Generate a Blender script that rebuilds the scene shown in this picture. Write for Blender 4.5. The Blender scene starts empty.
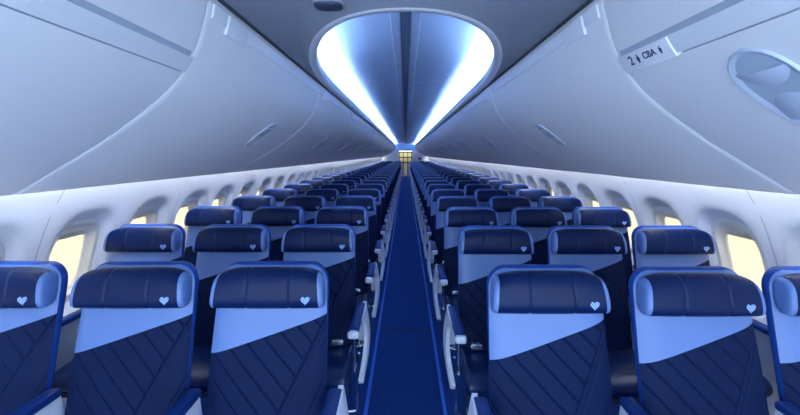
import bpy, bmesh, math, random
from mathutils import Vector, Matrix
random.seed(4)
scn = bpy.context.scene
COL = scn.collection
EYE = 1.56
NROWS = 30
YEND = 28.3
PITCH = .77

# ---------------------------------------------------------------- materials
def mat(name, color, rough=.5, metal=0, spec=.5, coat=0, emit=None, estr=0, bump=None, vary=0, sheen=0):
    m = bpy.data.materials.new(name); m.use_nodes = True
    nt = m.node_tree; b = nt.nodes['Principled BSDF']
    b.inputs['Base Color'].default_value = (*color, 1)
    b.inputs['Roughness'].default_value = rough
    b.inputs['Metallic'].default_value = metal
    b.inputs['Specular IOR Level'].default_value = spec
    b.inputs['Coat Weight'].default_value = coat
    b.inputs['Sheen Weight'].default_value = sheen
    if emit:
        b.inputs['Emission Color'].default_value = (*emit, 1)
        b.inputs['Emission Strength'].default_value = estr
    tc = nt.nodes.new('ShaderNodeTexCoord')
    if vary:
        n = nt.nodes.new('ShaderNodeTexNoise'); n.inputs['Scale'].default_value = 7; n.inputs['Detail'].default_value = 4
        nt.links.new(tc.outputs['Object'], n.inputs['Vector'])
        mr = nt.nodes.new('ShaderNodeMapRange')
        mr.inputs['To Min'].default_value = 1 - vary; mr.inputs['To Max'].default_value = 1 + vary
        nt.links.new(n.outputs['Fac'], mr.inputs['Value'])
        mx = nt.nodes.new('ShaderNodeVectorMath'); mx.operation = 'SCALE'
        mx.inputs[0].default_value = color
        nt.links.new(mr.outputs[0], mx.inputs['Scale']); nt.links.new(mx.outputs[0], b.inputs['Base Color'])
    if bump:
        n = nt.nodes.new('ShaderNodeTexNoise'); n.inputs['Scale'].default_value = bump[0]; n.inputs['Detail'].default_value = 3
        nt.links.new(tc.outputs['Object'], n.inputs['Vector'])
        bp = nt.nodes.new('ShaderNodeBump'); bp.inputs['Strength'].default_value = bump[1]; bp.inputs['Distance'].default_value = .002
        nt.links.new(n.outputs['Fac'], bp.inputs['Height']); nt.links.new(bp.outputs[0], b.inputs['Normal'])
    return m

class N:
    """tiny helper to write node maths"""
    def __init__(s, nt): s.nt = nt
    def m(s, op, a, b=None, c=None):
        n = s.nt.nodes.new('ShaderNodeMath'); n.operation = op
        for i, v in enumerate((a, b, c)):
            if v is None: continue
            if isinstance(v, (int, float)): n.inputs[i].default_value = v
            else: s.nt.links.new(v, n.inputs[i])
        return n.outputs[0]

NAVY = (.002, .0115, .062)
def leather(name, color=NAVY, rough=.36):
    return mat(name, color, rough=rough, spec=.17, bump=(160, .25), vary=.12)

def quilt_mat():
    m = mat('navy_quilted_leather', (.0022, .0098, .050), rough=.6, spec=.10)
    nt = m.node_tree; q = N(nt); b = nt.nodes['Principled BSDF']
    tc = nt.nodes.new('ShaderNodeTexCoord'); sp = nt.nodes.new('ShaderNodeSeparateXYZ')
    nt.links.new(tc.outputs['Object'], sp.inputs[0])
    x, z = sp.outputs['X'], sp.outputs['Z']
    def grooves(cx, cz, period, width, off=0):
        a = q.m('ADD', q.m('MULTIPLY', x, cx), q.m('MULTIPLY_ADD', z, cz, off + 10))
        f = q.m('FRACT', q.m('DIVIDE', a, period))
        d = q.m('MULTIPLY', q.m('ABSOLUTE', q.m('SUBTRACT', f, .5)), period)
        return q.m('SUBTRACT', 1, q.m('SMOOTH_MIN', q.m('DIVIDE', d, width), 1, .3))
    A = grooves(.72, .69, .056, .0045)
    B = grooves(.90, -.43, .075, .007)
    # divider: x = (z-.5)*.55 - .02
    dv = q.m('SUBTRACT', x, q.m('MULTIPLY_ADD', z, .50, -.275))
    side = q.m('GREATER_THAN', dv, 0)
    D = q.m('SUBTRACT', 1, q.m('MINIMUM', q.m('DIVIDE', q.m('ABSOLUTE', dv), .006), 1))
    g = q.m('ADD', q.m('MULTIPLY', A, q.m('SUBTRACT', 1, side)), q.m('MULTIPLY', B, q.m('MULTIPLY', side, .35)))
    g = q.m('MAXIMUM', g, D)
    bp = nt.nodes.new('ShaderNodeBump'); bp.invert = True
    bp.inputs['Strength'].default_value = .9; bp.inputs['Distance'].default_value = .005
    nt.links.new(g, bp.inputs['Height']); nt.links.new(bp.outputs[0], b.inputs['Normal'])
    return m

def carpet_mat():
    m = mat('patterned_navy_carpet', (.004, .012, .08), rough=.95, spec=.1)
    nt = m.node_tree; q = N(nt); b = nt.nodes['Principled BSDF']
    tc = nt.nodes.new('ShaderNodeTexCoord')
    v = nt.nodes.new('ShaderNodeTexVoronoi'); v.inputs['Scale'].default_value = 2.6; v.voronoi_dimensions = '2D'
    nt.links.new(tc.outputs['Object'], v.inputs['Vector'])
    ring = q.m('SINE', q.m('MULTIPLY', v.outputs['Distance'], 150))
    fac = q.m('MULTIPLY_ADD', ring, .5, .5)
    n = nt.nodes.new('ShaderNodeTexNoise'); n.inputs['Scale'].default_value = 420
    nt.links.new(tc.outputs['Object'], n.inputs['Vector'])
    mix = nt.nodes.new('ShaderNodeMix'); mix.data_type = 'RGBA'
    mix.inputs[6].default_value = (.0018, .010, .065, 1); mix.inputs[7].default_value = (.011, .052, .26, 1)
    nt.links.new(fac, mix.inputs[0]); nt.links.new(mix.outputs[2], b.inputs['Base Color'])
    bp = nt.nodes.new('ShaderNodeBump'); bp.inputs['Strength'].default_value = .5; bp.inputs['Distance'].default_value = .003
    nt.links.new(n.outputs['Fac'], bp.inputs['Height']); nt.links.new(bp.outputs[0], b.inputs['Normal'])
    b.inputs['Sheen Weight'].default_value = .35; b.inputs['Sheen Tint'].default_value = (.1, .3, 1, 1)
    return m

def heart_mat():
    m = mat('heart_print', (.30, .42, .75), rough=.4)
    nt = m.node_tree; q = N(nt); b = nt.nodes['Principled BSDF']
    tc = nt.nodes.new('ShaderNodeTexCoord'); sp = nt.nodes.new('ShaderNodeSeparateXYZ')
    nt.links.new(tc.outputs['Object'], sp.inputs[0])
    a = q.m('ADD', q.m('MULTIPLY', sp.outputs['X'], .8), q.m('MULTIPLY_ADD', sp.outputs['Z'], .6, 10))
    f = q.m('GREATER_THAN', q.m('FRACT', q.m('DIVIDE', a, .0085)), .78)
    mix = nt.nodes.new('ShaderNodeMix'); mix.data_type = 'RGBA'
    mix.inputs[6].default_value = (.24, .38, .75, 1); mix.inputs[7].default_value = (.03, .06, .25, 1)
    nt.links.new(f, mix.inputs[0]); nt.links.new(mix.outputs[2], b.inputs['Base Color'])
    return m

M = dict(
    leather=leather('navy_leather'),
    quilt=quilt_mat(),
    light=mat('light_blue_leather', (.095, .18, .43), rough=.42, bump=(160, .2), vary=.05),
    royal=leather('royal_blue_leather', (.010, .050, .26), .38),
    pad=leather('armrest_pad', (.006, .032, .17), .35),
    cushion=mat('lightened_navy_leather', (.003, .017, .088), rough=.34, spec=.5, bump=(160, .2), vary=.1),  # glossier navy leather, base lightened to offset the shade on cushions
    heart=heart_mat(),
    white=mat('white_plastic', (.62, .68, .80), rough=.35),
    bin=mat('bin_plastic', (.84, .86, .89), rough=.38, spec=.4, bump=(500, .05)),
    binrail=mat('bin_rail_plastic', (.80, .84, .90), rough=.3),
    wall=mat('sidewall_plastic', (.76, .78, .83), rough=.5, bump=(400, .05)),
    reveal=mat('window_reveal_plastic', (.74, .72, .68), rough=.4),
    groove=mat('panel_joint', (.38, .41, .48), rough=.6),
    lip=mat('opening_lip_plastic', (.70, .74, .80), rough=.45),
    ceil=mat('ceiling_plastic', (.28, .32, .39), rough=.55),
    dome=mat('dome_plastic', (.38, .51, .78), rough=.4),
    domeline=mat('dome_trim', (.75, .85, 1), rough=.3),
    domedark=mat('dome_channel', (.2, .28, .45), rough=.5),
    dark=mat('dark_recess', (.02, .03, .06), rough=.7),
    metal=mat('brushed_metal', (.62, .68, .8), rough=.25, metal=.9),
    carpet=carpet_mat(),
    strip=mat('aisle_strip_plastic', (.03, .16, .75), rough=.3),
    cove=mat('cove_led', (1, 1, 1), emit=(.56, .76, 1), estr=31),
    wash=mat('sidewall_led', (1, 1, 1), emit=(.84, .90, 1), estr=17),
    pane=mat('sunlit_pane', (.3, .28, .2), rough=.2, emit=(1, .85, .55), estr=.43),
    shade=mat('window_shade', (.75, .68, .5), rough=.5),
    latch=mat('latch_plastic', (.50, .57, .70), rough=.3),
    latchcup=mat('latch_cup', (.42, .50, .62), rough=.4),
    cream=mat('galley_cream', (.80, .74, .45), rough=.4),
    beige=mat('galley_beige', (.62, .58, .48), rough=.5),
    black=mat('galley_black', (.01, .012, .018), rough=.5),
    galleyfill=mat('galley_fill_glow', (1, 1, 1), emit=(1, .9, .55), estr=3),
    ink=mat('placard_ink', (.02, .04, .12), rough=.6),
    signred=mat('sign_dark_red', (.10, .012, .02), rough=.4),
    speaker=mat('speaker_grille', (.04, .06, .11), rough=.5, bump=(900, .5)),
)

# ---------------------------------------------------------------- helpers
def link(name, me, parent=None, loc=None):
    o = bpy.data.objects.new(name, me); COL.objects.link(o)
    if parent: o.parent = parent
    if loc: o.location = loc
    return o

def build(name, bm, m, parent=None, smooth=True, angle=40):
    bmesh.ops.recalc_face_normals(bm, faces=bm.faces)
    me = bpy.data.meshes.new(name); bm.to_mesh(me); bm.free()
    for mm in (m if isinstance(m, (list, tuple)) else [m]): me.materials.append(mm)
    if smooth:
        me.shade_smooth()
        try: me.set_sharp_from_angle(angle=math.radians(angle))
        except Exception: pass
    return link(name, me, parent)

def struct(name, bm, m, angle=40):
    o = build(name, bm, m, angle=angle); o['kind'] = 'structure'; return o

def thing(name, label, cat, loc=(0, 0, 0), group=None):
    o = link(name, None, None, loc); o.empty_display_size = .1
    tag(o, label, cat, group); return o

def tag(o, label, cat, group=None):
    o['label'] = label; o['category'] = cat
    if group: o['group'] = group

def rbox(bm, c, s, r=.01, seg=3, mi=0):
    t = bmesh.new()
    bmesh.ops.create_cube(t, size=1)
    for v in t.verts: v.co = Vector((v.co.x * s[0], v.co.y * s[1], v.co.z * s[2]))
    r = min(r, min(s) * .49)
    if r > 0: bmesh.ops.bevel(t, geom=t.edges[:], offset=r, segments=seg, profile=.5, affect='EDGES')
    for v in t.verts: v.co += Vector(c)
    for f in t.faces: f.material_index = mi
    me = bpy.data.meshes.new('t'); t.to_mesh(me); t.free(); bm.from_mesh(me); bpy.data.meshes.remove(me)

def grid(bm, rows, close=False, mi=0):
    """rows: list of equal-length lists of points"""
    V = [[bm.verts.new(p) for p in r] for r in rows]
    n = len(V[0])
    for a, b in zip(V, V[1:]):
        for i in range(n if close else n - 1):
            j = (i + 1) % n
            try: f = bm.faces.new((a[i], a[j], b[j], b[i])); f.material_index = mi
            except ValueError: pass
    return V

def cap(bm, ring, mi=0):
    f = bm.faces.new(ring); f.material_index = mi; return f

def tube(bm, pts, r, n=8):
    pts = [Vector(p) for p in pts]; rings = []
    for i, p in enumerate(pts):
        d = (pts[min(i + 1, len(pts) - 1)] - pts[max(i - 1, 0)]).normalized()
        up = Vector((0, 0, 1)) if abs(d.z) < .9 else Vector((1, 0, 0))
        a = d.cross(up).normalized(); b = d.cross(a)
        rings.append([p + a * r * math.cos(2 * math.pi * k / n) + b * r * math.sin(2 * math.pi * k / n) for k in range(n)])
    V = grid(bm, rings, True); cap(bm, V[0]); cap(bm, V[-1][::-1])

def prism(bm, poly, axis_fn, t0, t1, bev=0, seg=2):
    t = bmesh.new()
    lo = [t.verts.new(axis_fn(u, v, t0)) for u, v in poly]; hi = [t.verts.new(axis_fn(u, v, t1)) for u, v in poly]
    t.faces.new(lo); t.faces.new(hi[::-1])
    n = len(poly)
    for i in range(n): t.faces.new((lo[i], hi[i], hi[(i + 1) % n], lo[(i + 1) % n]))
    bmesh.ops.recalc_face_normals(t, faces=t.faces)
    if bev:
        es = [e for e in t.edges if any(len(f.verts) > 4 for f in e.link_faces)]
        bmesh.ops.bevel(t, geom=es, offset=bev, segments=seg, profile=.5, affect='EDGES')
    me = bpy.data.meshes.new('t'); t.to_mesh(me); t.free(); bm.from_mesh(me); bpy.data.meshes.remove(me)

def catmull(pts, sub):
    out = []
    P = [pts[0]] + list(pts) + [pts[-1]]
    for i in range(1, len(P) - 2):
        p0, p1, p2, p3 = [Vector(p) for p in P[i - 1:i + 3]]
        for k in range(sub):
            t = k / sub
            out.append(.5 * ((2 * p1) + (-p0 + p2) * t + (2 * p0 - 5 * p1 + 4 * p2 - p3) * t * t + (-p0 + 3 * p1 - 3 * p2 + p3) * t ** 3))
    out.append(Vector(P[-2])); return out

# ---------------------------------------------------------------- camera
cam = bpy.data.objects.new('camera', bpy.data.cameras.new('camera')); COL.objects.link(cam)
cam.location = (0, 0, EYE); cam.rotation_euler = (math.pi / 2, 0, 0)
cam.data.sensor_width = 36; cam.data.lens = 375 / 800 * 36
cam.data.shift_x = -(405.5 - 400) / 800; cam.data.shift_y = -(207.5 - 154.5) / 800
cam.data.clip_start = .02; cam.data.clip_end = 100
scn.camera = cam

# ---------------------------------------------------------------- floor
bm = bmesh.new(); rbox(bm, (0, 13.9, -.05), (3.7, 30.2, .1), 0)
struct('floor', bm, M['carpet'])
for s, nm in ((-1, 'left'), (1, 'right')):
    bm = bmesh.new(); rbox(bm, (s * .24, 13.3, .003), (.022, 27.2, .008), .003)
    o = build('aisle_light_strip', bm, M['strip'])
    tag(o, 'blue floor path strip running along the %s edge of the aisle carpet' % nm, 'floor strip')
bm = bmesh.new(); rbox(bm, (0, 3.35, .0015), (.44, .008, .003), .001)
struct('trim_1', bm, M['dark'])

# ---------------------------------------------------------------- side walls with windows
WPROF = [(0, 1.68), (.25, 1.75), (.5, 1.775), (.8, 1.775), (1.02, 1.74), (1.25, 1.665), (1.42, 1.575), (1.55, 1.49), (1.75, 1.36)]
def wx(h):
    for (h0, x0), (h1, x1) in zip(WPROF, WPROF[1:]):
        if h <= h1:
            t = (h - h0) / (h1 - h0); return x0 + (x1 - x0) * t
    return WPROF[-1][1]
_WS = catmull(WPROF, 8)
def wxs(h):
    for a, b in zip(_WS, _WS[1:]):
        if h <= b[0]: return a[1] + (b[1] - a[1]) * (h - a[0]) / max(b[0] - a[0], 1e-6)
    return _WS[-1][1]
WP = .505; W0 = 2.0; HC = .99
NSEG = 48
def srect(a, b, k, n=NSEG, e=4.0):
    """point k of a superellipse-like rounded rectangle"""
    th = 2 * math.pi * k / n
    c, s = math.cos(th), math.sin(th)
    r = (abs(c / a) ** e + abs(s / b) ** e) ** (-1 / e)
    return r * c, r * s
def rectpt(x0, x1, z0, z1, k, cx, cz, n=NSEG):
    th = 2 * math.pi * k / n; c, s = math.cos(th), math.sin(th)
    t = 1e9
    if c > 1e-9: t = min(t, (x1 - cx) / c)
    if c < -1e-9: t = min(t, (x0 - cx) / c)
    if s > 1e-9: t = min(t, (z1 - cz) / s)
    if s < -1e-9: t = min(t, (z0 - cz) / s)
    px, pz = cx + t * c, cz + t * s
    for qx in (x0, x1):           # snap the nearest ray to each corner
        for qz in (z0, z1):
            if round(math.atan2(qz - cz, qx - cx) / (2 * math.pi) * n) % n == k % n: return qx, qz
    return px, pz
HLO, HHI = .62, 1.36
nwin = 0
first_k = -5; last_k = int((YEND - W0) / WP)
for s, nm in ((-1, 'left'), (1, 'right')):
    bm = bmesh.new()
    ya, yb = W0 + (first_k - .5) * WP, W0 + (last_k + .5) * WP
    # lower and upper bands
    for h0, h1, nh in ((0, HLO, 8), (HHI, 1.75, 8)):
        rows = [[(s * wxs(h0 + (h1 - h0) * i / nh), y, h0 + (h1 - h0) * i / nh) for y in (ya, yb)] for i in range(nh + 1)]
        grid(bm, rows)
    for k in range(first_k, last_k + 1):
        yc = W0 + k * WP
        rings = []
        def P(y, h, d): return (s * (wxs(h) + d), y, h)
        # outer ring on rectangle, then scoop
        o_ = [rectpt(yc - WP / 2, yc + WP / 2, HLO, HHI, j, yc, HC) for j in range(NSEG)]
        for t in (0, .35, .7):
            ring = []
            for j in range(NSEG):
                a, b = srect(.205, .285, j, e=2.8)
                ring.append(P(o_[j][0] * (1 - t) + (yc + a) * t, o_[j][1] * (1 - t) + (HC + b) * t, 0))
            rings.append(ring)
        for (a, b, e, d) in ((.205, .285, 2.8, 0), (.196, .272, 2.9, .005), (.182, .252, 3.0, .02), (.165, .230, 3.2, .036), (.155, .218, 3.4, .042)):
            rings.append([P(yc + srect(a, b, j, e=e)[0], HC + srect(a, b, j, e=e)[1], d) for j in range(NSEG)])
        grid(bm, rings, True)
    struct('wall_' + nm, bm, M['wall'], angle=60)
    # panel joints
    bm = bmesh.new()
    for k in range(first_k, last_k + 1, 2):
        y = W0 + (k + .5) * WP
        hs = [.05 + (1.5 - .05) * i / 24 for i in range(25)]
        grid(bm, [[(s * (wxs(h) - .0015), y + d, h) for d in (-.0025, .0025)] for h in hs])
    struct('trim_' + nm, bm, M['groove'])
    # windows
    for k in range(first_k + 1, last_k + 1):
        yc = W0 + k * WP; nwin += 1
        def P(y, h, d): return (s * (wxs(h) + d), y, h)
        bm = bmesh.new(); rings = []
        for (a, b, e, d) in ((.156, .219, 3.4, .041), (.146, .205, 3.5, .037), (.132, .185, 3.6, .040), (.126, .176, 3.6, .052), (.118, .164, 3.6, .070), (.111, .155, 3.6, .075), (.109, .152, 3.6, .088)):
            rings.append([P(yc + srect(a, b, j, e=e)[0], HC + srect(a, b, j, e=e)[1], d) for j in range(NSEG)])
        grid(bm, rings, True)
        w = struct('window_%d' % nwin, bm, M['reveal'], angle=35)
        bm = bmesh.new()
        r0 = [P(yc + srect(.113, .157, j, e=3.6)[0], HC + srect(.113, .157, j, e=3.6)[1] , .086) for j in range(NSEG)]
        r1 = [P(yc + srect(.113, .157, j, e=3.6)[0], HC + srect(.113, .157, j, e=3.6)[1], .092) for j in range(NSEG)]
        V = grid(bm, [r0, r1], True); cap(bm, V[0]); cap(bm, V[1])
        build('pane', bm, M['pane'], w)
        if k > 30: continue
        drop = random.choice((.02, .02, .03, .045))
        bm = bmesh.new()
        pts = [(a, min(b, 9)) for a, b in (srect(.115, .160, j, e=3.6) for j in range(NSEG)) if b > .157 - drop]
        pts.sort(key=lambda p: -math.atan2(p[1] - .1, p[0]))
        if len(pts) > 3:
            lo = [bm.verts.new(P(yc + a, HC + b, .078)) for a, b in pts]; hi = [bm.verts.new(P(yc + a, HC + b, .082)) for a, b in pts]
            n = len(pts)
            bm.faces.new(lo); bm.faces.new(hi[::-1])
            for i in range(n): bm.faces.new((lo[i], lo[(i + 1) % n], hi[(i + 1) % n], hi[i]))
            build('window_shade', bm, M['shade'], w)
        else: bm.free()

# ---------------------------------------------------------------- sidewall wash lights
for s, nm in ((-1, 'left'), (1, 'right')):
    bm = bmesh.new(); rbox(bm, (s * 1.492, 13.5, 1.500), (.02, 27.8, .012), .002)
    o = build('sidewall_light', bm, M['wash'])
    tag(o, 'thin white light strip tucked under the %s row of overhead bins beside the wall' % nm, 'light')

# ---------------------------------------------------------------- overhead bins
BP = [(.722, .566), (.733, .51), (.757, .42), (.798, .329), (.863, .244), (.94, .172), (1.09, .061), (1.22, -.021), (1.33, -.087), (1.415, -.138), (1.45, -.150), (1.475, -.138)]
BS = catmull(BP, 5)
BACK = [Vector(p) for p in ((1.485, -.10), (1.475, .05), (1.36, .3), (1.15, .52), (.92, .595), (.78, .610), (.737, .603))]
def pnorm(pts, i):
    a = pts[max(i - 1, 0)]; b = pts[min(i + 1, len(pts) - 1)]
    d = (b - a).normalized(); return Vector((-d.y, d.x))   # see sign below
def inward(pts, i):
    n = pnorm(pts, i)          # direction d goes outboard/down; want inboard->outboard (into bin)
    return n if n.x > 0 or n.y > 0 else -n
def bsurf(u):
    """u 0..1 along front profile -> (point, tangent(down/outboard), inward normal)"""
    f = u * (len(BS) - 1); i = min(int(f), len(BS) - 2); t = f - i
    p = BS[i].lerp(BS[i + 1], t); d = (BS[i + 1] - BS[i]).normalized()
    return p, d, Vector((-d.y, d.x))
def u_at_ratio(r):
    for k in range(2001):
        p = bsurf(k / 2000)[0]
        if p.y / p.x <= r: return k / 2000
def bin_mesh(s, y0, y1, us, inset=0, thick=None, bev=.012, dep=None):
    """closed shell of the bin; us = (u0,u1) part of the profile"""
    bm = bmesh.new()
    n = 50
    front = []
    for k in range(n + 1):
        u = us[0] + (us[1] - us[0]) * k / n
        p, d, nn = bsurf(u); front.append((p, nn))
    if thick is None: poly = [(p, nn) for p, nn in front] + [(p, Vector((-.5, .2)).normalized() * 0) for p in BACK]
    else: poly = front + [(p + nn * thick, nn * 0) for p, nn in reversed(front)]
    L = y1 - y0
    dep = bev if dep is None else dep
    st = [(0, 1.0), (.1 * bev, .62), (.35 * bev, .28), (.7 * bev, .06), (bev * 1.1, 0)]
    rows = []
    for dy, k in st: rows.append((y0 + dy, inset + k * dep))
    for dy, k in reversed(st): rows.append((y1 - dy, inset + k * dep))
    R = [[(s * (p.x + nn.x * ins), y, EYE + p.y + nn.y * ins) for p, nn in poly] for y, ins in rows]
    V = grid(bm, R, True); cap(bm, V[0]); cap(bm, V[-1][::-1])
    return bm

def latch(parent, s, yc, uc, inset, big=1.0):
    """oval recess plate with two half-moon paddles, long axis down the profile"""
    a, b = .070 * big, .135 * big           # half size along y, along profile
    # arc length per u
    p0, p1 = bsurf(uc - .01)[0], bsurf(uc + .01)[0]
    k_ = .02 / (p1 - p0).length
    def S(dy, dl, h):
        p, d, n = bsurf(uc + dl * k_)
        q_ = p + n * (inset - h)
        return (s * q_.x, yc + dy, EYE + q_.y)
    bm = bmesh.new(); nn = 40
    def sup(a_, b_, j): return srect(a_, b_, j, n=nn, e=2.2)
    rings = []
    for (f, h) in ((1.06, -.004), (1.03, .004), (1.0, .006), (.95, .004), (.90, .001)):
        rings.append([S(*[c for c in sup(a * f if f > .99 else a - b * (1 - f), b * f, j)], h) for j in range(nn)])
    grid(bm, rings, True); pl = build('latch', bm, M['latch'], parent)
    bm = bmesh.new(); 
    rings = [[S(*sup((a * .93) * f, (b * .93) * f, j), .0015) for j in range(nn)] for f in (1, .6, .25)]
    V = grid(bm, rings, True); cap(bm, V[-1]); build('cup', bm, M['latchcup'], pl)
    for sg in (-1, 1):
        bm = bmesh.new(); rings = []
        # half-moon dome
        for f in (1, .9, .7, .4, .1):
            hh = .002 + .012 * (1 - f * f)
            ring = []
            for j in range(24):
                th = math.pi * j / 23
                ring.append((math.cos(th) * a * .84 * f, -sg * math.sin(th) * b * .46 * f))
            for j in range(1, 12): ring.append((-a * .84 * f + 2 * a * .84 * f * j / 12, 0))
            base = .085 * big if sg > 0 else -.062 * big
            rings.append([S(x_, base + y_ * 1.0 + .0, hh) for x_, y_ in ring])
        V = grid(bm, rings, True); cap(bm, V[-1]); build('paddle', bm, M['latch'], pl)
    return pl

ORD = ['first', 'second', 'third', 'fourth', 'fifth', 'sixth', 'seventh', 'eighth', 'ninth', 'tenth', 'eleventh', 'twelfth', 'thirteenth', 'fourteenth', 'fifteenth', 'sixteenth', 'seventeenth', 'eighteenth', 'nineteenth', 'twentieth', 'twenty-first', 'twenty-second', 'twenty-third', 'twenty-fourth', 'twenty-fifth', 'twenty-sixth', 'twenty-seventh', 'twenty-eighth', 'twenty-ninth', 'thirtieth']
SEAM0 = 1.38; BL = 1.80
UL = u_at_ratio(.15)
def copy_tree(o, parent=None):
    kids = list(o.children)
    c = o.copy(); COL.objects.link(c); c.parent = parent
    for ch in kids: copy_tree(ch, c)
    return c

for s, nm in ((-1, 'left'), (1, 'right')):
    proto = thing('overhead_bin', 'x', 'overhead bin', (0, 0, 0), 'closed overhead bins along the ' + nm)
    b = build('bin_body', bin_mesh(s, .002, BL - .002, (0, 1), bev=.030, dep=.005), M['bin'], proto, angle=50)
    # rail along the top edge of the door, slightly proud, in two pitches
    for (q0, q1) in ((.03, .14), (.335, BL - .03)):
        build('rail', bin_mesh(s, q0, q1, (.0, .085), inset=-.006, thick=.014, bev=.004), M['binrail'], proto)
    build('seat_number_placard', bin_mesh(s, .145, .33, (.0, .115), inset=-.011, thick=.012, bev=.004), M['binrail'], proto)
    latch(proto, s, 1.19 if True else BL / 2, UL, 0)
    i = 0; y = SEAM0
    while y + BL < YEND + .3:
        o = proto if i == 0 else copy_tree(proto)
        o.location = (0, y, 0)
        o['label'] = 'closed pale curved overhead bin, %s of the smooth rounded bins on the %s side' % (ORD[i], nm)
        i += 1; y += BL
    liner = bin_mesh(s, SEAM0 + .02, YEND, (.0, 1), inset=.022, thick=.006, bev=.001)  # liner added inside the bins to block wash light at the seams
    struct('trim_light_block_' + nm, liner, M['groove'])
    # nearest bin with separate upper valance, gap and rail
    t = thing('overhead_bin', 'recessed pale overhead bin with long rail and dark gap, nearest on the %s side' % nm, 'overhead bin', (0, 0, 0), 'front overhead bins')
    uA = u_at_ratio(.375); uB = u_at_ratio(.455); uC = u_at_ratio(.482)
    build('door', bin_mesh(s, -.55, SEAM0 - .008, (uA + .005, 1), inset=.001, thick=.03, bev=.004), M['bin'], t, angle=50)
    build('rail', bin_mesh(s, -.55, SEAM0 - .003, (uB, uA - .001), inset=-.008, thick=.03, bev=.005), M['binrail'], t)
    build('valance', bin_mesh(s, -.55, SEAM0 - .008, (.0, uC), inset=.001, thick=.05, bev=.004), M['bin'], t, angle=50)
    build('gap_liner', bin_mesh(s, -.55, SEAM0 - .004, (uC - .03, 1), inset=.058, thick=.01, bev=.002), M['latchcup'], t)
    latch(t, s, .945 if s > 0 else .45, u_at_ratio(.19), .000, 1.18)
    if s > 0:
        bmp = bin_mesh(s, 1.115, 1.365, (uB + .002, uA + .006), inset=-.012, thick=.016, bev=.004)
        pc = build('seat_number_placard', bmp, M['binrail'], t)
        um = (uA + uB) / 2
        p, d, nn_ = bsurf(um)
        def glyph_frame(bmesh_pts):
            pass
        def put(txt, ycen, size, dv=0):
            cu = bpy.data.curves.new('t', 'FONT'); cu.body = txt; cu.size = size; cu.align_x = 'CENTER'; cu.align_y = 'CENTER'; cu.extrude = .0004; cu.offset = .0006
            tmp = bpy.data.objects.new('t', cu); COL.objects.link(tmp)
            dg = bpy.context.evaluated_depsgraph_get()
            me = bpy.data.meshes.new_from_object(tmp.evaluated_get(dg))
            bpy.data.objects.remove(tmp)
            right = Vector((0, -1, 0)); up = Vector((-s * d.x, 0, -d.y)); nrm = right.cross(up)
            org = Vector((s * (p.x - nn_.x * .0127), ycen, EYE + p.y - nn_.y * .0127)) + up * dv
            for v in me.vertices: v.co = org + right * v.co.x + up * v.co.y + nrm * v.co.z
            me.materials.clear(); me.materials.append(M['ink'])
            return link('lettering', me, pc)
        put('2', 1.305, .046)
        put('CBA', 1.212, .032)
        # small person pictogram and seat pictogram
        right = Vector((0, -1, 0)); up = Vector((-s * d.x, 0, -d.y))
        def pict(ycen, k):
            org = Vector((s * (p.x - nn_.x * .0125), ycen, EYE + p.y - nn_.y * .0125)); nrm = right.cross(up)
            bm = bmesh.new()
            def poly(ps):
                lo = [bm.verts.new(org + right * a * k + up * b_ * k) for a, b_ in ps]; hi = [bm.verts.new(org + right * a * k + up * b_ * k + nrm * .0006) for a, b_ in ps]
                bm.faces.new(lo); bm.faces.new(hi[::-1])
                for i_ in range(len(ps)): bm.faces.new((lo[i_], lo[(i_ + 1) % len(ps)], hi[(i_ + 1) % len(ps)], hi[i_]))
            poly([(.2 * math.cos(a_), .75 + .2 * math.sin(a_)) for a_ in [j * math.pi / 5 for j in range(10)]])
            poly([(-.35, .45), (.35, .45), (.42, -.35), (.25, -.4), (.22, -1), (-.22, -1), (-.25, -.4), (-.42, -.35)])
            build('pictogram', bm, M['ink'], pc, smooth=False)
        pict(1.268, .016); pict(1.158, .013)

# ---------------------------------------------------------------- ceiling: aisle panel with teardrop opening
HC_ = EYE + .62
OW = .69; EY0 = 1.64; EY1 = 3.8
NE = 48
def _se(v, p=2 / 2.3): return math.copysign(abs(v) ** p, v)
ell = [(-OW * _se(math.cos(math.pi * k / NE)), EY1 - (EY1 - EY0) * _se(max(0, math.sin(math.pi * k / NE)))) for k in range(NE + 1)]
bm = bmesh.new()
def norm2(k):
    a = ell[max(k - 1, 0)]; b = ell[min(k + 1, NE)]
    if k == 0: return (-1, 0)
    if k == NE: return (1, 0)
    d = (b[0] - a[0], b[1] - a[1]); l = math.hypot(*d); return (d[1] / l, -d[0] / l)
def ringat(off, h): return [(ell[k][0] + norm2(k)[0] * off, ell[k][1] + norm2(k)[1] * off, h) for k in range(NE + 1)]
prof = [(.012, HC_ + .075), (.003, HC_ + .06), (0, HC_ + .035), (.003, HC_ + .016), (.012, HC_ + .005), (.040, HC_), (.043, HC_ + .002)]
rings = [ringat(o_, h_) for o_, h_ in prof]
LIP = [(.012, HC_ + .075), (0, HC_ + .035), (.002, HC_ + .012), (.014, HC_ - .002), (.046, HC_ - .002), (.056, HC_ + .004)]
lb = bmesh.new()
grid(lb, [ringat(o_, h_) for o_, h_ in LIP])
for s in (-1, 1): grid(lb, [[(s * (OW + o_), y, h_) for o_, h_ in LIP] for y in (EY1, 6, 12, 18, YEND)])
struct('trim_8', lb, M['lip'], angle=60)
for t in (.15, .5, 1):
    ring = []
    for k in range(NE + 1):
        ex, ey = rings[6][k][0], rings[6][k][1]
        dx, dy = ell[k][0], ell[k][1] - EY1
        c = []
        if abs(dx) > 1e-6: c.append(.735 / abs(dx))
        if dy < -1e-6: c.append((-.6 - EY1) / dy)
        m_ = min(c); ox, oy = dx * m_, EY1 + dy * m_
        ring.append((ex + (ox - ex) * t, ey + (oy - ey) * t, HC_ + .002))
    rings.append(ring)
grid(bm, rings)
# corners of the front rectangle
for sx in (-1, 1):
    pass
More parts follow.
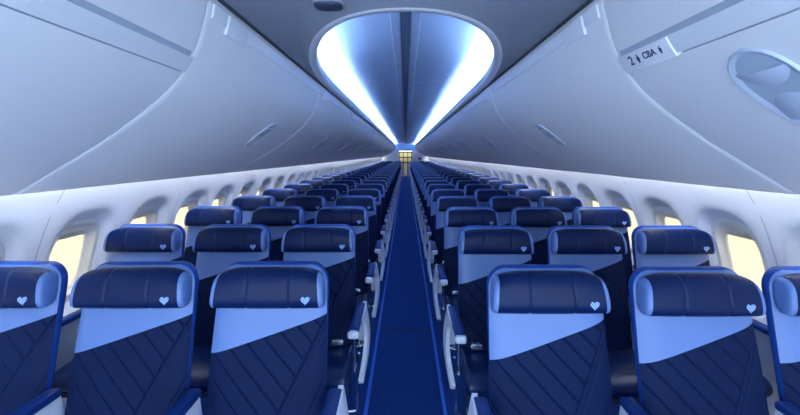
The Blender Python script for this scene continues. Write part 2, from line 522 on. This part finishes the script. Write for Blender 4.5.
# outboard curls that tuck in above the bins
for s in (-1, 1):
    curl = [(.733, HC_ + .002), (.744, HC_ + .012), (.750, HC_ + .05), (.752, HC_ + .10)]
    grid(bm, [[(s * x, y, h) for x, h in curl] for y in (-.6, EY1)])
    # straight lips
    lip = [(OW + o_, h_) for o_, h_ in prof] + [(.733, HC_ + .004), (.744, HC_ + .012), (.750, HC_ + .05), (.752, HC_ + .10)]
    grid(bm, [[(s * x, y, h) for x, h in lip] for y in (EY1, 6, 12, 18, YEND)])
struct('ceiling', bm, M['ceil'], angle=50)
bm = bmesh.new(); rbox(bm, (0, -.62, HC_ + .05), (1.5, .03, .15), .005); struct('trim_2', bm, M['ceil'])
# front corner filler panels of the rectangle
bm = bmesh.new()
for s in (-1, 1): rbox(bm, (s * .45, .2, HC_ + .02), (.52, 1.62, .02), .001)
struct('trim_3', bm, M['ceil'])

# raised dome
DP = [(.030, .86), (.032, .792), (.060, .778), (.084, .772), (.088, .786), (.20, .800), (.36, .818), (.50, .840), (.62, .858), (.74, .860), (.83, .835), (.88, .785), (.90, .71), (.90, .634)]
bm = bmesh.new()
ys = (1.35, 2, 4, 8, 12, 16, 20, YEND)
for s in (-1, 1):
    grid(bm, [[(s * x, y, EYE + h) for x, h in DP] for y in ys])
grid(bm, [[(-.030, y, EYE + .86), (.030, y, EYE + .86)] for y in ys])
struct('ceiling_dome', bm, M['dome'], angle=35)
bm = bmesh.new()
rbox(bm, (0, 1.34, EYE + .78), (1.84, .02, .28), .002)
rbox(bm, (0, YEND + .01, EYE + .78), (1.84, .02, .28), .002)
struct('trim_4', bm, M['dome'])
bm = bmesh.new()
for s in (-1, 1): rbox(bm, (s * .086, 14.7, EYE + .770), (.006, 26.6, .006), .002)
y = 4.15
while y < YEND:
    for s in (-1, 1):
        grid(bm, [[(s * x, y + d, EYE + h - .003) for d in (-.010, .010)] for x, h in DP[4:11]])
    y += 2.6
struct('trim_5', bm, M['domeline'])
bm = bmesh.new(); rbox(bm, (0, 14.7, EYE + .835), (.058, 26.6, .03), .002); struct('trim_6', bm, M['domedark'])
for s, nm in ((-1, 'left'), (1, 'right')):
    bm = bmesh.new(); rbox(bm, (s * .728, (1.6 + YEND) / 2, EYE + .668), (.030, YEND - 1.7, .012), .002)
    o = build('cove_light', bm, M['cove'])
    tag(o, 'glowing blue-white light strip hidden in the %s edge of the raised ceiling' % nm, 'light')
# panels above bins close the cabin
for s, nm in ((-1, 'left'), (1, 'right')):
    bm = bmesh.new()
    pr = [(.752, .66), (.80, .636), (.905, .632), (1.12, .60), (1.36, .40), (1.50, .18)]
    grid(bm, [[(s * x, y, EYE + h) for x, h in pr] for y in (-.6, YEND)])
    struct('ceiling_side_' + nm, bm, M['ceil'])

# ceiling speaker
t = thing('ceiling_speaker', 'small dark rounded fixture on the front ceiling panel before the lit opening', 'ceiling fixture', (-.318, 1.545, HC_ + .002))
bm = bmesh.new()
rr = [[(srect(.058 * f, .045 * f, j, n=32, e=3)[0], srect(.058 * f, .045 * f, j, n=32, e=3)[1], h) for j in range(32)] for f, h in ((1.12, 0), (1.1, -.005), (1.0, -.008))]
V = grid(bm, rr, True); cap(bm, V[-1]); build('bezel', bm, M['ceil'], t)
bm = bmesh.new()
rr = [[(srect(.058 * f, .045 * f, j, n=32, e=3)[0], srect(.058 * f, .045 * f, j, n=32, e=3)[1], h) for j in range(32)] for f, h in ((1.0, -.008), (.95, -.016), (.7, -.020), (.3, -.021))]
V = grid(bm, rr, True); cap(bm, V[-1]); build('lens', bm, M['speaker'], t)

# ---------------------------------------------------------------- seats
def yb(z): return .055 + .19 * (z - 1.05)         # y of the backrest face at height z
SW = .2145
def back_outline(w, z0, z1, r, n=10):
    pts = [(-w, z0), ]
    pts += [(-w + r - r * math.cos(a), z1 - r + r * math.sin(a)) for a in [math.pi / 2 * i / n for i in range(n + 1)]]
    pts += [(w - r + r * math.sin(a), z1 - r + r * math.cos(a)) for a in [math.pi / 2 * i / n for i in range(n + 1)]]
    pts += [(w, z0)]
    return pts
def m_shell():
    bm = bmesh.new()
    prism(bm, back_outline(SW, .36, 1.150, .074), lambda u, v, t: (u * (1 - .05 * max(0, (v - .8)) / .35), yb(v) + t, v), -.002, .042, bev=.018, seg=4)
    return bm
def wz(z, w=.211, z1=1.145, r=.068):
    w = w * (1 - .05 * max(0, z - .8) / .35)
    if z > z1 - r:
        k = min(1, (z - (z1 - r)) / r); return w - r * (1 - math.sqrt(max(0, 1 - k * k)))
    return w
def zdiag(x): return .838 + (x + .211) / .422 * .135
def m_panel(lower):
    bm = bmesh.new(); nu, nv = 36, 34; rows = []
    for j in range(nv + 1):
        row = []
        for i in range(nu + 1):
            u = -1 + 2 * i / nu
            x = u * .211
            zd = zdiag(x)
            if lower: z = .40 + (zd - .40) * j / nv
            else:
                tt = j / nv; z = zd + (1.144 - zd) * (1 - (1 - tt) ** 1.6)
            w = wz(z); x = u * w
            if not lower and j == 0: z = zdiag(x)
            edge = (1 - abs(u) ** 8)
            topf = 1 - max(0, (z - 1.10) / .052) ** 3
            d = .020 * edge * max(0, topf) + .012 * (1 - u * u) * (.5 + .5 * math.cos((z - .6) * 6))
            if lower: d += .0015 * max(0, 1 - (zd - z) / .02) * -1
            row.append((x, yb(z) + .004 - d, z))
        rows.append(row)
    grid(bm, rows); return bm
HZ0, HZ1 = 1.008, 1.144
def head_ring(x, f, g=1.0, n=28):
    """cross-section ring of headrest at x; f scales the section"""
    cz = (HZ0 + HZ1) / 2; cy = yb(cz) - .034
    out = []
    for j in range(n):
        a, b = srect(.037 * f, (HZ1 - HZ0) / 2 * g, j, n=n, e=2.7)
        z = cz + b
        bulge = .006 * (1 - (x / .21) ** 2)
        y = cy + a + (-bulge if a < 0 else 0) + .19 * b
        # slant: the ends are farther out at the bottom
        xx = x * (1 + .035 * (-b / .077))
        if b > 0: z -= .030 * (abs(x) / .2) ** 5 * (b / .077)
        out.append((xx, y, z))
    return out
def seamdip(x):
    return 1 - .10 * sum(math.exp(-((x - c) / .0035) ** 2) for c in (-.072, .078))
def m_head():
    bm = bmesh.new(); xs = []
    n = 56
    for i in range(n + 1): xs.append(-.182 + .364 * i / n)
    for c in (-.072, .078): xs += [c - .006, c - .003, c, c + .003, c + .006]
    xs = sorted(set(round(x, 5) for x in xs))
    R = [head_ring(x, seamdip(x), 1 - .25 * (1 - seamdip(x))) for x in xs]
    V = grid(bm, R, True); cap(bm, V[0]); cap(bm, V[-1][::-1]); return bm
def m_wing(s):
    bm = bmesh.new()
    R = [head_ring(s * x, f, g) for x, f, g in ((.1825, 1.0, 1.0), (.189, .995, .99), (.195, .94, .965), (.1985, .80, .89), (.200, .5, .7), (.2005, .2, .35))]
    V = grid(bm, R, True); cap(bm, V[-1]); cap(bm, V[0]); return bm
def m_heart():
    bm = bmesh.new(); ps = []
    for k in range(28):
        t = 2 * math.pi * k / 28
        ps.append((.0158 * math.sin(t) ** 3, .00102 * (13 * math.cos(t) - 5 * math.cos(2 * t) - 2 * math.cos(3 * t) - math.cos(4 * t))))
    zc = 1.044; xc = .142
    def Y(x, z):
        cz = (HZ0 + HZ1) / 2; b = z - cz; a = .037 * (1 - min(1, abs(b) / .068) ** 2.7) ** (1 / 2.7)
        return yb(cz) - .034 - a - .006 * (1 - (x / .21) ** 2) + .19 * b
    lo = [bm.verts.new((xc + a, Y(xc + a, zc + b) - .0022, zc + b)) for a, b in ps]
    hi = [bm.verts.new((xc + a, Y(xc + a, zc + b) + .003, zc + b)) for a, b in ps]
    bm.faces.new(lo); bm.faces.new(hi[::-1])
    for i in range(28): bm.faces.new((lo[i], lo[(i + 1) % 28], hi[(i + 1) % 28], hi[i]))
    return bm
def m_cushion():
    bm = bmesh.new()
    prof = [(.0, .40), (.0, .51), (-.08, .517), (-.20, .515), (-.28, .507), (-.315, .488), (-.328, .46), (-.318, .43), (-.29, .405), (-.23, .392)]
    sm = [tuple(v) for v in catmull(prof, 3)]
    rows = []
    for x, f in ((-.210, .80), (-.208, .9), (-.202, .965), (-.188, 1), (-.1, 1.0), (0, .99), (.1, 1.0), (.188, 1), (.202, .965), (.208, .9), (.210, .80)):
        rows.append([(x, -.12 + (y + .12) * (1 - (1 - f) * .25), .455 + (z - .455) * f) for y, z in sm])
    V = grid(bm, rows, True); cap(bm, V[0]); cap(bm, V[-1][::-1]); return bm
def m_frame():
    bm = bmesh.new()
    rbox(bm, (0, -.10, .375), (.40, .34, .03), .006)
    for y in (-.16, .04): tube(bm, [(-.205, y - .04, .35), (.205, y - .04, .35)], .018, 10)
    return bm
def m_leg(x, y0, y1):
    bm = bmesh.new()
    tube(bm, [(x, y0, .355), (x, (y0 + y1) / 2, .16), (x, y1, .02)], .015, 8)
    rbox(bm, (x, y1, .012), (.045, .09, .022), .006)
    return bm
def m_pad(x, dark=True):
    bm = bmesh.new(); rbox(bm, (x, -.185, .706), (.050, .325, .030), .010, 4); return bm
def m_armbody(x):
    bm = bmesh.new()
    poly = [(-.02, .692), (-.33, .690), (-.35, .682), (-.34, .670), (-.14, .656), (-.07, .62), (-.05, .52), (-.01, .50), (.0, .60)]
    prism(bm, poly, lambda u, v, t: (x + t, u, v), -.016, .016, bev=.005); return bm
def m_cap(x):
    bm = bmesh.new(); rbox(bm, (x, -.355, .697), (.052, .030, .036), .012, 4); return bm
def m_side(s, x):
    """white curved end bay panel on the aisle side"""
    bm = bmesh.new()
    front = catmull([(-.24, .712), (-.13, .65), (-.12, .56), (-.155, .49), (-.215, .425), (-.235, .405)], 5)
    rear = catmull([(-.005, .718), (.008, .64), (-.005, .55), (-.06, .46), (-.15, .405), (-.225, .388)], 5)
    n = len(front)
    R = []
    for i in range(n):
        f, r = front[i], rear[min(i, len(rear) - 1)]
        row = []
        hh = (.715 - f[1]) / .33
        bulge = .020 * math.sin(max(0, min(1, hh)) * math.pi)
        for k in range(9):
            t = k / 8
            y = f[0] + (r[0] - f[0]) * t; z = f[1] + (r[1] - f[1]) * t
            row.append((x + s * (bulge + .008 * math.sin(math.pi * t)), y, z))
        back = [(p[0] - s * (.020), p[1] + (.004 if k == 0 else 0), p[2]) for k, p in enumerate(row)]
        R.append(row + back[::-1])
    V = grid(bm, R, True); cap(bm, V[0]); cap(bm, V[-1][::-1])
    return bm
def m_bar(s):
    bm = bmesh.new()
    tube(bm, catmull([(s * .235, .0, .44), (s * .225, .07, .30), (s * .212, .11, .12), (s * .206, .12, .05), (s * .195, .12, .032), (s * .12, .12, .03)], 4), .007, 8)
    return bm
def m_belt(s):
    bm = bmesh.new()
    pts = catmull([(s * .20, -.045, .515), (s * .17, -.06, .524), (s * .14, -.07, .527), (s * .06, -.07, .526), (s * .0, -.05, .524)], 4)
    R = [[(p[0], p[1] - .022, p[2] - .002), (p[0], p[1] + .022, p[2] - .002), (p[0], p[1] + .022, p[2] + .002), (p[0], p[1] - .022, p[2] + .002)] for p in pts]
    V = grid(bm, R, True); cap(bm, V[0]); cap(bm, V[-1][::-1]); return bm
def m_buckle(s):
    bm = bmesh.new(); rbox(bm, (s * .130, -.075, .544), (.062, .046, .028), .006, 3)
    rbox(bm, (s * .130, -.080, .559), (.040, .030, .006), .002, 2); return bm

cache = {}
def part(name, key, fn, m, parent, angle=40):
    if key not in cache:
        o = build(name, fn(), m, parent, angle=angle); cache[key] = o.data; return o
    return link(name, cache[key], parent)

def make_seat(side, pos):
    """side -1: left of aisle; pos 'aisle','middle','window'"""
    a = -side                        # x direction of the aisle from this seat
    t = thing('airline_seat', 'x', 'seat')
    sh = part('back_shell', 'shell', m_shell, M['royal'], t, 60)
    part('lower_back_panel', 'lp', lambda: m_panel(True), M['quilt'], t, 60)
    up = part('upper_back_panel', 'up', lambda: m_panel(False), M['light'], t, 60)
    up['label'] = 'pale blue upper back panel with slanted lower edge'
    h = part('headrest', 'head', m_head, M['leather'], t, 60)
    part('wing', 'wing-', lambda: m_wing(-1), M['light'], h, 60)
    part('wing', 'wing+', lambda: m_wing(1), M['light'], h, 60)
    part('heart_emblem', 'heart', m_heart, M['heart'], h)
    part('cushion', 'cush', m_cushion, M['cushion'], t, 50)
    part('seat_frame', 'frame', m_frame, M['black'], t)
    def arm(x, key, sidepanel=0):
        b = part('armrest', 'ab' + key, lambda: m_armbody(x), M['white'], t); b.location = (0, .010, .012)
        part('pad', 'ap' + key, lambda: m_pad(x), M['pad'], b)
        part('end_cap', 'ac' + key, lambda: m_cap(x), M['white'], b)
        if sidepanel:
            part('side_panel', 'as' + key, lambda: m_side(sidepanel, x + sidepanel * .024), M['white'], b, 50)
    if pos == 'aisle':
        arm(a * .250, 'aisle%d' % a, a)
        arm(-a * .249, 'in%d' % a)
        part('baggage_bar', 'bar%d' % a, lambda: m_bar(a), M['metal'], t)
        bb = part('seat_belt', 'belt%d' % a, lambda: m_belt(a), M['leather'], t)
        part('buckle', 'buck%d' % a, lambda: m_buckle(a), M['metal'], bb)
    elif pos == 'middle':
        arm(-a * .2465, 'mid%d' % a)
    else:
        arm(-a * .229, 'win%d' % a)
    if 1:
        lx = {'aisle': a * .12, 'window': -a * .05, 'middle': -a * .02}[pos]
        part('leg', 'lf%s%d' % (pos, a), lambda: m_leg(lx, -.13, -.17), M['metal'], t)
        part('leg', 'lr%s%d' % (pos, a), lambda: m_leg(lx, .04, .17), M['metal'], t)
    return t

def merged(proto):
    """one mesh holding a whole seat, for rows too far off to show parts"""
    bm = bmesh.new(); mats = []
    def rec(o):
        if o.type == 'MESH':
            n0 = len(bm.faces); bm.from_mesh(o.data); bm.faces.ensure_lookup_table()
            m = o.data.materials[0]
            if m not in mats: mats.append(m)
            for f in bm.faces[n0:]: f.material_index = mats.index(m)
        for c in o.children: rec(c)
    rec(proto)
    me = bpy.data.meshes.new('airline_seat'); bm.to_mesh(me); bm.free()
    for m in mats: me.materials.append(m)
    me.shade_smooth(); me.set_sharp_from_angle(angle=math.radians(50))
    return me

XS = {-1: {'aisle': .497, 'middle': .995, 'window': 1.497}, 1: {'aisle': .505, 'middle': 1.018, 'window': 1.505}}
Y0 = {-1: 1.345, 1: 1.300}
FARROW = 12
for side, sn in ((-1, 'left'), (1, 'right')):
    for pos in ('aisle', 'middle', 'window'):
        proto = make_seat(side, pos); mg = merged(proto)
        for r in range(NROWS):
            y = Y0[side] + r * PITCH - (.022 if r == 0 and side > 0 and pos != 'aisle' else 0)
            if r == 0: o = proto
            elif r < FARROW: o = copy_tree(proto)
            else: o = link('airline_seat', mg)
            o.location = (side * XS[side][pos], y, 0)
            o['category'] = 'seat'
            o['group'] = '%s seats %s of the aisle' % (pos, sn)
            o['label'] = 'navy and pale blue %s seat in the %s row, %s of the aisle' % (pos, ORD[r], sn)

# ---------------------------------------------------------------- aft end: bulkhead walls and galley
bm = bmesh.new()
for s in (-1, 1): rbox(bm, (s * 1.12, 27.0, .98), (1.28, .06, 1.96), .01)
struct('wall_back', bm, M['wall'])
bm = bmesh.new(); rbox(bm, (0, 28.8, 1.2), (3.6, .06, 2.4), 0); struct('wall_galley', bm, M['black'])
bm = bmesh.new()
rbox(bm, (0, 27.85, 1.825), (1.5, 1.9, .05), .002)
struct('ceiling_aft', bm, M['wall'])
bm = bmesh.new(); rbox(bm, (0, 26.94, 2.05), (1.5, .04, .50), .01); struct('trim_7', bm, M['dome'])
g = thing('galley_unit', 'lit cream galley cabinets with black frame at the far end of the aisle', 'galley', (0, 28.1, 0))
bm = bmesh.new()
for x in (-.46, -.17, .17, .46): rbox(bm, (x, 0, .875), (.045, .5, 1.75), .005)
for z in (.95, 1.33, 1.72): rbox(bm, (0, 0, z), (.92, .5, .03), .005)
rbox(bm, (0, .22, .9), (.94, .04, 1.7), 0)
build('frame', bm, M['black'], g)
for zz, hh in ((1.53, .32), (1.15, .30)):
    for x in (-.315, 0, .315):
        bm = bmesh.new(); rbox(bm, (x, -.235, zz), (.26 if x else .28, .02, hh), .01)
        d = build('compartment_door', bm, M['cream'], g)
        bm = bmesh.new(); rbox(bm, (x, -.25, zz - hh * .38), (.06, .012, .02), .003); build('handle', bm, M['metal'], d)
bm = bmesh.new(); rbox(bm, (0, -.235, .48), (.27, .02, .88), .01); d = build('cart_door', bm, M['beige'], g)
bm = bmesh.new(); rbox(bm, (0, -.25, .80), (.12, .012, .02), .003); build('handle', bm, M['metal'], d)
for x in (-.315, .315):
    bm = bmesh.new(); rbox(bm, (x, -.235, .48), (.20, .02, .88), .01); build('cart_door', bm, M['latchcup'], g)
bm = bmesh.new(); rbox(bm, (0, 27.45, 1.79), (.9, .25, .02), .004)
o = build('galley_fill_light', bm, M['galleyfill']); tag(o, 'added warm fill light above the floor before the cream galley cabinets', 'light')  # unseen lamp, added so the galley cabinets come out bright
bm = bmesh.new(); rbox(bm, (.0, 27.38, .006), (.8, .8, .012), .004)
o = build('galley_mat', bm, M['beige']); tag(o, 'pale floor mat before the galley at the end of the aisle', 'mat')
bm = bmesh.new(); rbox(bm, (1.05, 26.9, 1.27), (.22, .12, .14), .02)
o = build('wall_sign', bm, M['signred']); tag(o, 'small dark red box on the rear bulkhead right of the aisle', 'sign')

# ---------------------------------------------------------------- light
w = bpy.data.worlds.new('world'); scn.world = w; w.use_nodes = True
w.node_tree.nodes['Background'].inputs[0].default_value = (.60, .78, 1, 1)
w.node_tree.nodes['Background'].inputs[1].default_value = 1.75

scn.cycles.use_denoising = True
scn.cycles.max_bounces = 8; scn.cycles.diffuse_bounces = 5
scn.cycles.sample_clamp_indirect = 6
vs = scn.view_settings
vs.view_transform = 'Standard'; vs.look = 'None'; vs.gamma = 1; vs.exposure = 1.45; vs.use_curve_mapping = False
